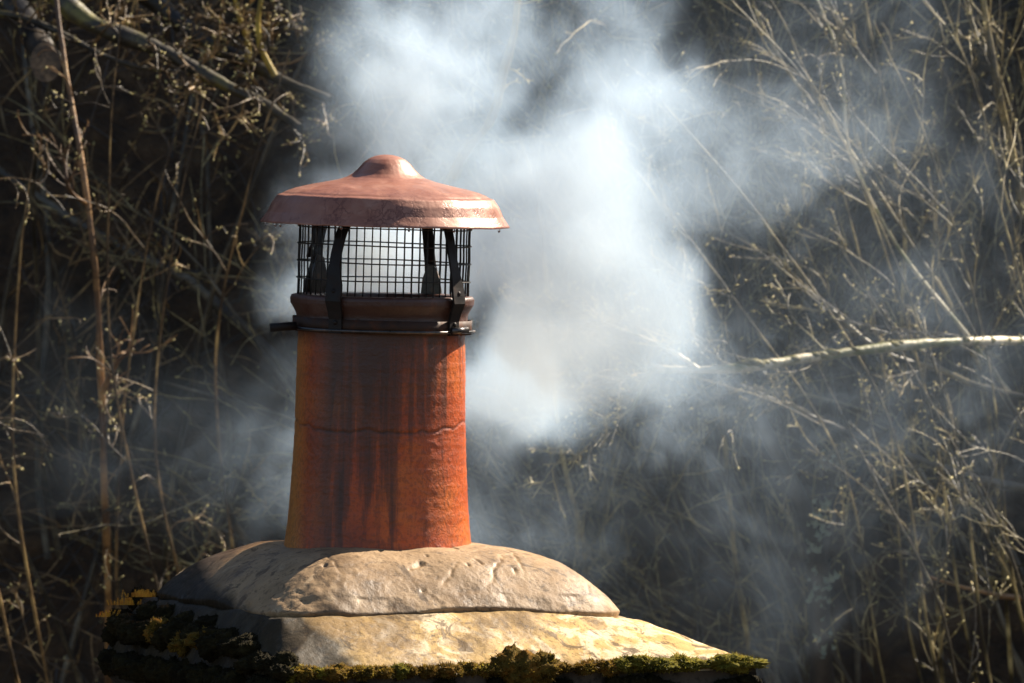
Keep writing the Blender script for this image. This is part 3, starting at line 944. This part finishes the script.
# pale lichened bough and its tree, entering from the right
limb_tree('lichened_tree', [('trunk', pix((1500, 1500, 10.2), (1420, 900, 9.2), (1330, 480, 8.6), (1300, 100, 8.4)), .09, .05, None),
                            ('bough', pix((1330, 400, 8.4), (1180, 345, 7.6), (1024, 341, 7.0), (950, 342, 6.8), (890, 347, 6.7), (820, 356, 6.6), (750, 367, 6.5), (700, 370, 6.5), (650, 369, 6.5)), .0120, .0082, M_BARK_P),
                            ('side_shoot', pix((652, 369, 6.5), (642, 385, 6.5), (632, 410, 6.5)), .006, .003, M_BARK_P),
                            ('side_shoot', pix((700, 370, 6.5), (670, 350, 6.5), (630, 332, 6.5), (600, 322, 6.5)), .006, .002, M_BARK_P),
                            ('limb', pix((1330, 520, 8.6), (1180, 505, 8.5), (1024, 488, 8.4), (960, 474, 8.3), (905, 455, 8.2), (865, 440, 8.2), (800, 412, 8.1), (740, 385, 8.1)), .015, .005, M_BARK_S),
                            ('limb', pix((1330, 430, 8.5), (1160, 420, 8.3), (1000, 392, 8.2), (940, 370, 8.2), (880, 350, 8.1), (820, 300, 8.1), (780, 262, 8.0)), .011, .004, None),
                            ('limb', pix((1330, 620, 8.6), (1150, 600, 8.3), (1024, 598, 8.1), (975, 590, 8.0), (930, 577, 8.0)), .010, .003, M_BARK_O)],
          'tree with a pale lichen crusted bough reaching in level from the right', 'tree', M_BARK_R, dict(cfgR, n=(9, 5, 3), len=(.8, .6, .3), trend=Vector((-.5, -.1, .35))), twig_bark=M_BARK_R, twig_len=.5)

# cushions of yellow green moss on the bough
bough_root = bpy.data.objects['lichened_tree']
for i in range(22):
    px_ = random.choice((random.uniform(735, 800), random.uniform(735, 900), random.uniform(930, 1010)))
    yy = np.interp(px_, [700, 750, 820, 890, 950, 1024], [370, 367, 356, 347, 342, 341])
    dd = np.interp(px_, [700, 750, 820, 890, 950, 1024], [6.5, 6.5, 6.6, 6.7, 6.8, 7.0])
    c_ = P(px_, yy - 3.5 + random.uniform(-1, 3), dd - .004) - bough_root.location
    r_ = random.uniform(.006, .014)
    v_, f_ = ICO2
    mesh_obj('moss_cushion', [tuple(c_ + Vector((p[0] * r_ * 1.7, p[1] * r_ * .8, p[2] * r_ * .7)) * (1 + 0 * i) + Vector((0, 0, .25 * r_ * mnoise.noise(Vector(p) * 3 + Vector((i, 0, 0)))))) for p in v_], f_, M_FUZZ_G, bough_root)

# dark forked trunk with pale ivy
def ivy_tree():
    root = limb_tree('ivy_clad_tree', [('trunk', pix((838, 1600, 11.0), (828, 900, 9.3), (822, 683, 8.9), (818, 560, 8.8)), .045, .030, None),
                                ('limb', pix((818, 565, 8.8), (800, 500, 8.7), (770, 440, 8.6), (745, 380, 8.6), (735, 250, 8.5)), .022, .012, None),
                                ('limb', pix((819, 560, 8.8), (835, 510, 8.8), (865, 470, 8.8), (900, 420, 8.8), (960, 300, 8.7)), .020, .010, None)],
              'dark forked trunk speckled with pale ivy leaves below the lichened bough', 'tree', M_BARK_D)
    loc = Vector(root.location)
    lv = [(-.5, 0, 0), (-.15, 0, .38), (0, 0, .9), (.15, 0, .38), (.5, 0, 0), (.2, 0, -.28), (0, .12, -.35), (-.2, 0, -.28), (0, .14, .1)]
    lf = [(0, 1, 8), (1, 2, 8), (2, 3, 8), (3, 4, 8), (4, 5, 8), (5, 6, 8), (6, 7, 8), (7, 0, 8)]
    me = bpy.data.meshes.new('ivy_leaf'); me.from_pydata(lv, [], lf); me.materials.append(M_IVY)
    clus = [(random.gauss(819, 7), random.uniform(460, 610), random.uniform(4, 9)) for _ in range(11)] + [(824, 650, 8)]
    for i in range(75):
        q = random.choice(clus)
        c = P(random.gauss(q[0], q[2]), random.gauss(q[1], q[2]), 8.66 + random.uniform(-.06, .02))
        o = link(bpy.data.objects.new('ivy_leaf', me), root)
        o.location = c - loc; s = random.uniform(.009, .022)
        o.scale = (s, s, s); o.rotation_euler = (random.uniform(-1.3, .2), random.uniform(-.8, .8), random.uniform(-1, 1))
ivy_tree()

# arching many-stemmed hazels standing nearer than the bank shrubs
def hazel(label, starts, sway, bark, cfg, group, r=.0052, tl=.55):
    root_pt = P(starts[0][0] + 150, 1600, 10.6)
    paths = []
    for (bx, by, ex, ey, dep) in starts:
        mx, my = (bx + ex) / 2 + sway * random.uniform(.6, 1.3), (by + ey) / 2 + random.uniform(-20, 20)
        paths.append(('stem', [root_pt + rv(.05), P(bx + 120, 1050, 9.4), P(bx + 30, by + 130, dep + .5), P(bx, by, dep + .2),
                               P(mx, my, dep), P(ex, ey, dep - .15), P(ex + (ex - mx) * .8 - sway * .5, ey - 130, dep - .2)], r * random.uniform(.8, 1.3), r * .35, None))
    limb_tree('hazel', paths, label, 'shrub', bark, cfg, group=group, root_pt=root_pt, twig_bark=bark, twig_len=tl)
cfgH = dict(ang=(18, 50), t0=.45, n=(7, 4, 2), len=(1.0, .55, .25), rmin=.0019, wig=.07, trend=Vector((-.3, -.05, .7)), tw=.35, buds=.6, sidebuds=1, sx=0, fwd=.7)
cfgHL = dict(cfgH, ang=(30, 70), n=(5, 4, 2), wig=.13, trend=Vector((.15, -.05, .2)), len=(.85, .6, .3))
gh = 'arching bare hazels'
hazel('arching hazel filling the upper right corner of the thicket', [(1010, 560, 930, 150, 7.0), (1040, 520, 985, 120, 7.4), (960, 600, 860, 180, 7.6), (1060, 620, 1015, 260, 6.8)], 22, M_BARK_R, cfgH, gh)
hazel('arching hazel just behind the lichened bough, right of centre', [(930, 640, 770, 230, 7.4), (880, 660, 735, 300, 7.9), (985, 650, 830, 120, 7.2), (905, 600, 800, 60, 7.8)], 30, M_BARK_R, cfgH, gh)
hazel('low arching hazel in the lower right corner below the bough', [(1030, 690, 940, 420, 7.0), (960, 700, 870, 470, 7.5), (1080, 690, 1010, 400, 7.2)], 26, M_BARK_S, dict(cfgH, n=(4, 3, 2)), gh, tl=.4)
hazel('curly brown hazel low at the far left', [(40, 640, 20, 260, 7.6), (120, 650, 150, 230, 7.9), (0, 600, -30, 200, 7.3)], -24, M_BARK_L, cfgHL, gh, tl=.45)
hazel('curly brown hazel between the russet stem and the chimney', [(190, 620, 175, 230, 7.8), (235, 560, 250, 180, 8.1), (160, 600, 110, 150, 7.5)], -24, M_BARK_L, cfgHL, gh, tl=.45)

# upright orange-grey stems on the right
for (pts, r, bk, lab) in (
    ([(985, 1500, 10.6), (940, 640, 9.0), (918, 480, 8.8), (902, 330, 8.6), (905, 240, 8.5), (888, 120, 8.4), (868, 20, 8.4), (858, -60, 8.4)], .0048, M_BARK_R, 'slim upright olive stem in the right-hand thicket beside the pale twigs'),
    ([(1090, 1500, 10.6), (1075, 500, 9.0), (1050, 330, 8.6), (1018, 180, 8.5), (998, 90, 8.4), (985, 10, 8.4), (975, -60, 8.4)], .011, M_BARK_R, 'thickest pale grey upright stem near the upper right corner'),
    ([(1060, 1500, 10.6), (1000, 520, 9.0), (960, 330, 8.4), (915, 250, 8.3), (850, 150, 8.3), (780, 60, 8.3), (740, -30, 8.3)], .0045, M_BARK_R, 'long pale stem leaning left across the right-hand thicket'),
    ([(1200, 1500, 10.4), (1100, 560, 8.8), (1000, 380, 8.3), (900, 250, 8.2), (850, 150, 8.1), (840, 60, 8.1), (800, -40, 8.1)], .0045, M_BARK_P, 'slender pale stem curving up through the right-hand twigs'),
    ([(760, 1500, 10.8), (760, 800, 9.8), (735, 560, 9.4), (722, 420, 9.3), (700, 300, 9.2), (640, 140, 9.2), (560, 20, 9.2)], .006, M_BARK_R, 'thin grey stem fading into the smoke right of the chimney'),
    ([(560, 1500, 10.8), (600, 800, 9.8), (585, 560, 9.4), (560, 440, 9.3), (520, 140, 9.2), (380, 30, 9.2), (330, 10, 9.2)], .006, M_BARK_R, 'thin grey stem directly behind the brightest smoke'),
):
    limb_tree('young_tree', [('stem', pix(*pts), r * 1.3, r * .6, None)], lab, 'young tree', bk,
              dict(cfgR, n=(10, 4, 2), len=(.9, .6, .3)), twig_bark=M_BARK_R, twig_len=.6)

# brambles and dead stalks matting the bank: nobody could count them
def undergrowth():
    T = Tubes()
    for i in range(520):
        x = random.uniform(-4.5, 4.5); z = random.uniform(6.2, 9.8)
        y = bank_y(x, z) - random.uniform(0, .5)
        d = Vector((random.gauss(0, .8), -.3, random.gauss(.3, .7)))
        T.add(wander(Vector((x, y, z)), d, random.uniform(.3, 1.1), 7, .16), random.uniform(.0022, .005), .0012, 4)
    T.build('undergrowth', [M_BARK_D], None, kind='stuff', label='matted brambles and dead stalks covering the dark bank', cat='undergrowth')
undergrowth()

# ------------------------------------------------------------------ smoke
def build_smoke():
    m = bpy.data.materials.new('wood_smoke'); m.use_nodes = True
    nt = m.node_tree; nt.nodes.clear()
    out = nt.nodes.new('ShaderNodeOutputMaterial'); pv = nt.nodes.new('ShaderNodeVolumePrincipled')
    pv.inputs['Color'].default_value = (0.61, 0.79, 1.0, 1)
    pv.inputs['Absorption Color'].default_value = (0.5, 0.5, 0.5, 1)
    pv.inputs['Density'].default_value = 1.15
    pv.inputs['Anisotropy'].default_value = 0.3
    nt.links.new(pv.outputs[0], out.inputs['Volume'])

    tree = bpy.data.node_groups.new('smoke_field', 'GeometryNodeTree')
    tree.interface.new_socket('Geometry', in_out='OUTPUT', socket_type='NodeSocketGeometry')
    t = NT(tree)
    go = tree.nodes.new('NodeGroupOutput')
    pos = tree.nodes.new('GeometryNodeInputPosition').outputs[0]
    w1 = t.vmath('SUBTRACT', t.noise(pos, 2.6, 3, .5, color=True), (.5, .5, .5))
    w2 = t.vmath('SUBTRACT', t.noise(pos, 8.0, 3, .55, color=True), (.5, .5, .5))
    wp = t.vmath('ADD', pos, t.vmath('ADD', t.vmath('MULTIPLY', w1, (.46, .46, .46)), t.vmath('MULTIPLY', w2, (.15, .15, .15))))
    # px, py, depth, radius x px, radius z px, radius y m, density
    blobs = [(383, 262, 0.03, 60, 45, .10, 5.0), (388, 240, .30, 105, 85, .18, 6.0), (398, 262, .52, 100, 75, .20, 7.0), (625, 340, .55, 115, 95, .18, 6.0), (520, 235, .50, 140, 115, .20, 5.5), (600, 285, .58, 140, 115, .20, 5.5),
             (540, 375, .60, 100, 70, .16, 6.0), (600, 130, .62, 190, 125, .20, 3.0), (415, 80, .55, 118, 115, .20, 5.5), (490, 0, .62, 180, 90, .20, 2.6), (330, 150, .5, 62, 90, .18, 3.2),
             (750, 90, .7, 200, 160, .28, 1.4), (180, 420, .7, 250, 120, .4, .75), (420, 470, .8, 300, 130, .4, 1.0), (820, 260, .9, 350, 360, .45, .75), (640, 520, .9, 400, 190, .45, .45), (700, 400, .8, 150, 120, .3, .8)]
    acc = None
    for (px, py, d, rx, rz, ry, amp) in blobs:
        c = P(px, py, d)
        q = t.vmath('MULTIPLY', t.vmath('SUBTRACT', wp, tuple(c)), (1 / (rx * S * 1.3), 1 / (ry * 1.15), 1 / (rz * S * 1.3)))
        l2 = t.vmath('DOT_PRODUCT', q, q, out=1)
        f = t.math('SUBTRACT', 1.0, l2, clamp=True)
        f = t.math('MULTIPLY', t.math('POWER', f, 1.8), amp)
        acc = f if acc is None else t.math('ADD', acc, f)
    n = t.noise(wp, 4.2, 7, .62)
    n2 = t.noise(t.vmath('ADD', wp, (3.3, 1.7, .4)), 13.0, 5, .62)
    nn = t.math('ADD', t.math('MULTIPLY', n, .52), t.math('MULTIPLY', n2, .48))
    thr = t.math('SUBTRACT', .545, t.math('MULTIPLY', t.math('DIVIDE', acc, 5.0, clamp=True), .20))
    wis = t.math('MULTIPLY', t.math('SUBTRACT', nn, thr), 8.5); wis = t.math('MINIMUM', t.math('MAXIMUM', wis, 0.0), 1.6)
    dens = t.math('MULTIPLY', acc, t.math('ADD', t.math('MULTIPLY', wis, 1.0), .06))
    dens = t.math('MINIMUM', dens, 6.2)
    # fade to nothing before the domain's faces
    mn, mx = Vector((-1.15, -.12, 7.45)), Vector((1.35, 1.30, 9.5))
    vc = tree.nodes.new('GeometryNodeVolumeCube')
    c = (mn + mx) / 2; h = (mx - mn) / 2
    e = t.vmath('ABSOLUTE', t.vmath('MULTIPLY', t.vmath('SUBTRACT', pos, tuple(c)), (1 / h.x, 1 / h.y, 1 / h.z)))
    sx = tree.nodes.new('ShaderNodeSeparateXYZ'); t.l.new(e, sx.inputs[0])
    for i in range(3):
        dens = t.math('MULTIPLY', dens, t.math('MULTIPLY', t.math('SUBTRACT', 1.0, sx.outputs[i]), 8.0, clamp=True))
    t.l.new(dens, vc.inputs['Density'])
    vc.inputs['Min'].default_value = mn; vc.inputs['Max'].default_value = mx
    res = (260, 130, 208)
    for k, r_ in zip('XYZ', res): vc.inputs['Resolution ' + k].default_value = r_
    sm = tree.nodes.new('GeometryNodeSetMaterial'); sm.inputs['Material'].default_value = m
    t.l.new(vc.outputs[0], sm.inputs['Geometry']); t.l.new(sm.outputs[0], go.inputs[0])
    me = bpy.data.meshes.new('smoke'); me.materials.append(m)
    o = link(bpy.data.objects.new('smoke', me), None, label='pale blue grey wood smoke billowing behind the copper cap', cat='smoke', kind='stuff')
    md = o.modifiers.new('smoke_field', 'NODES'); md.node_group = tree
    return o
build_smoke()
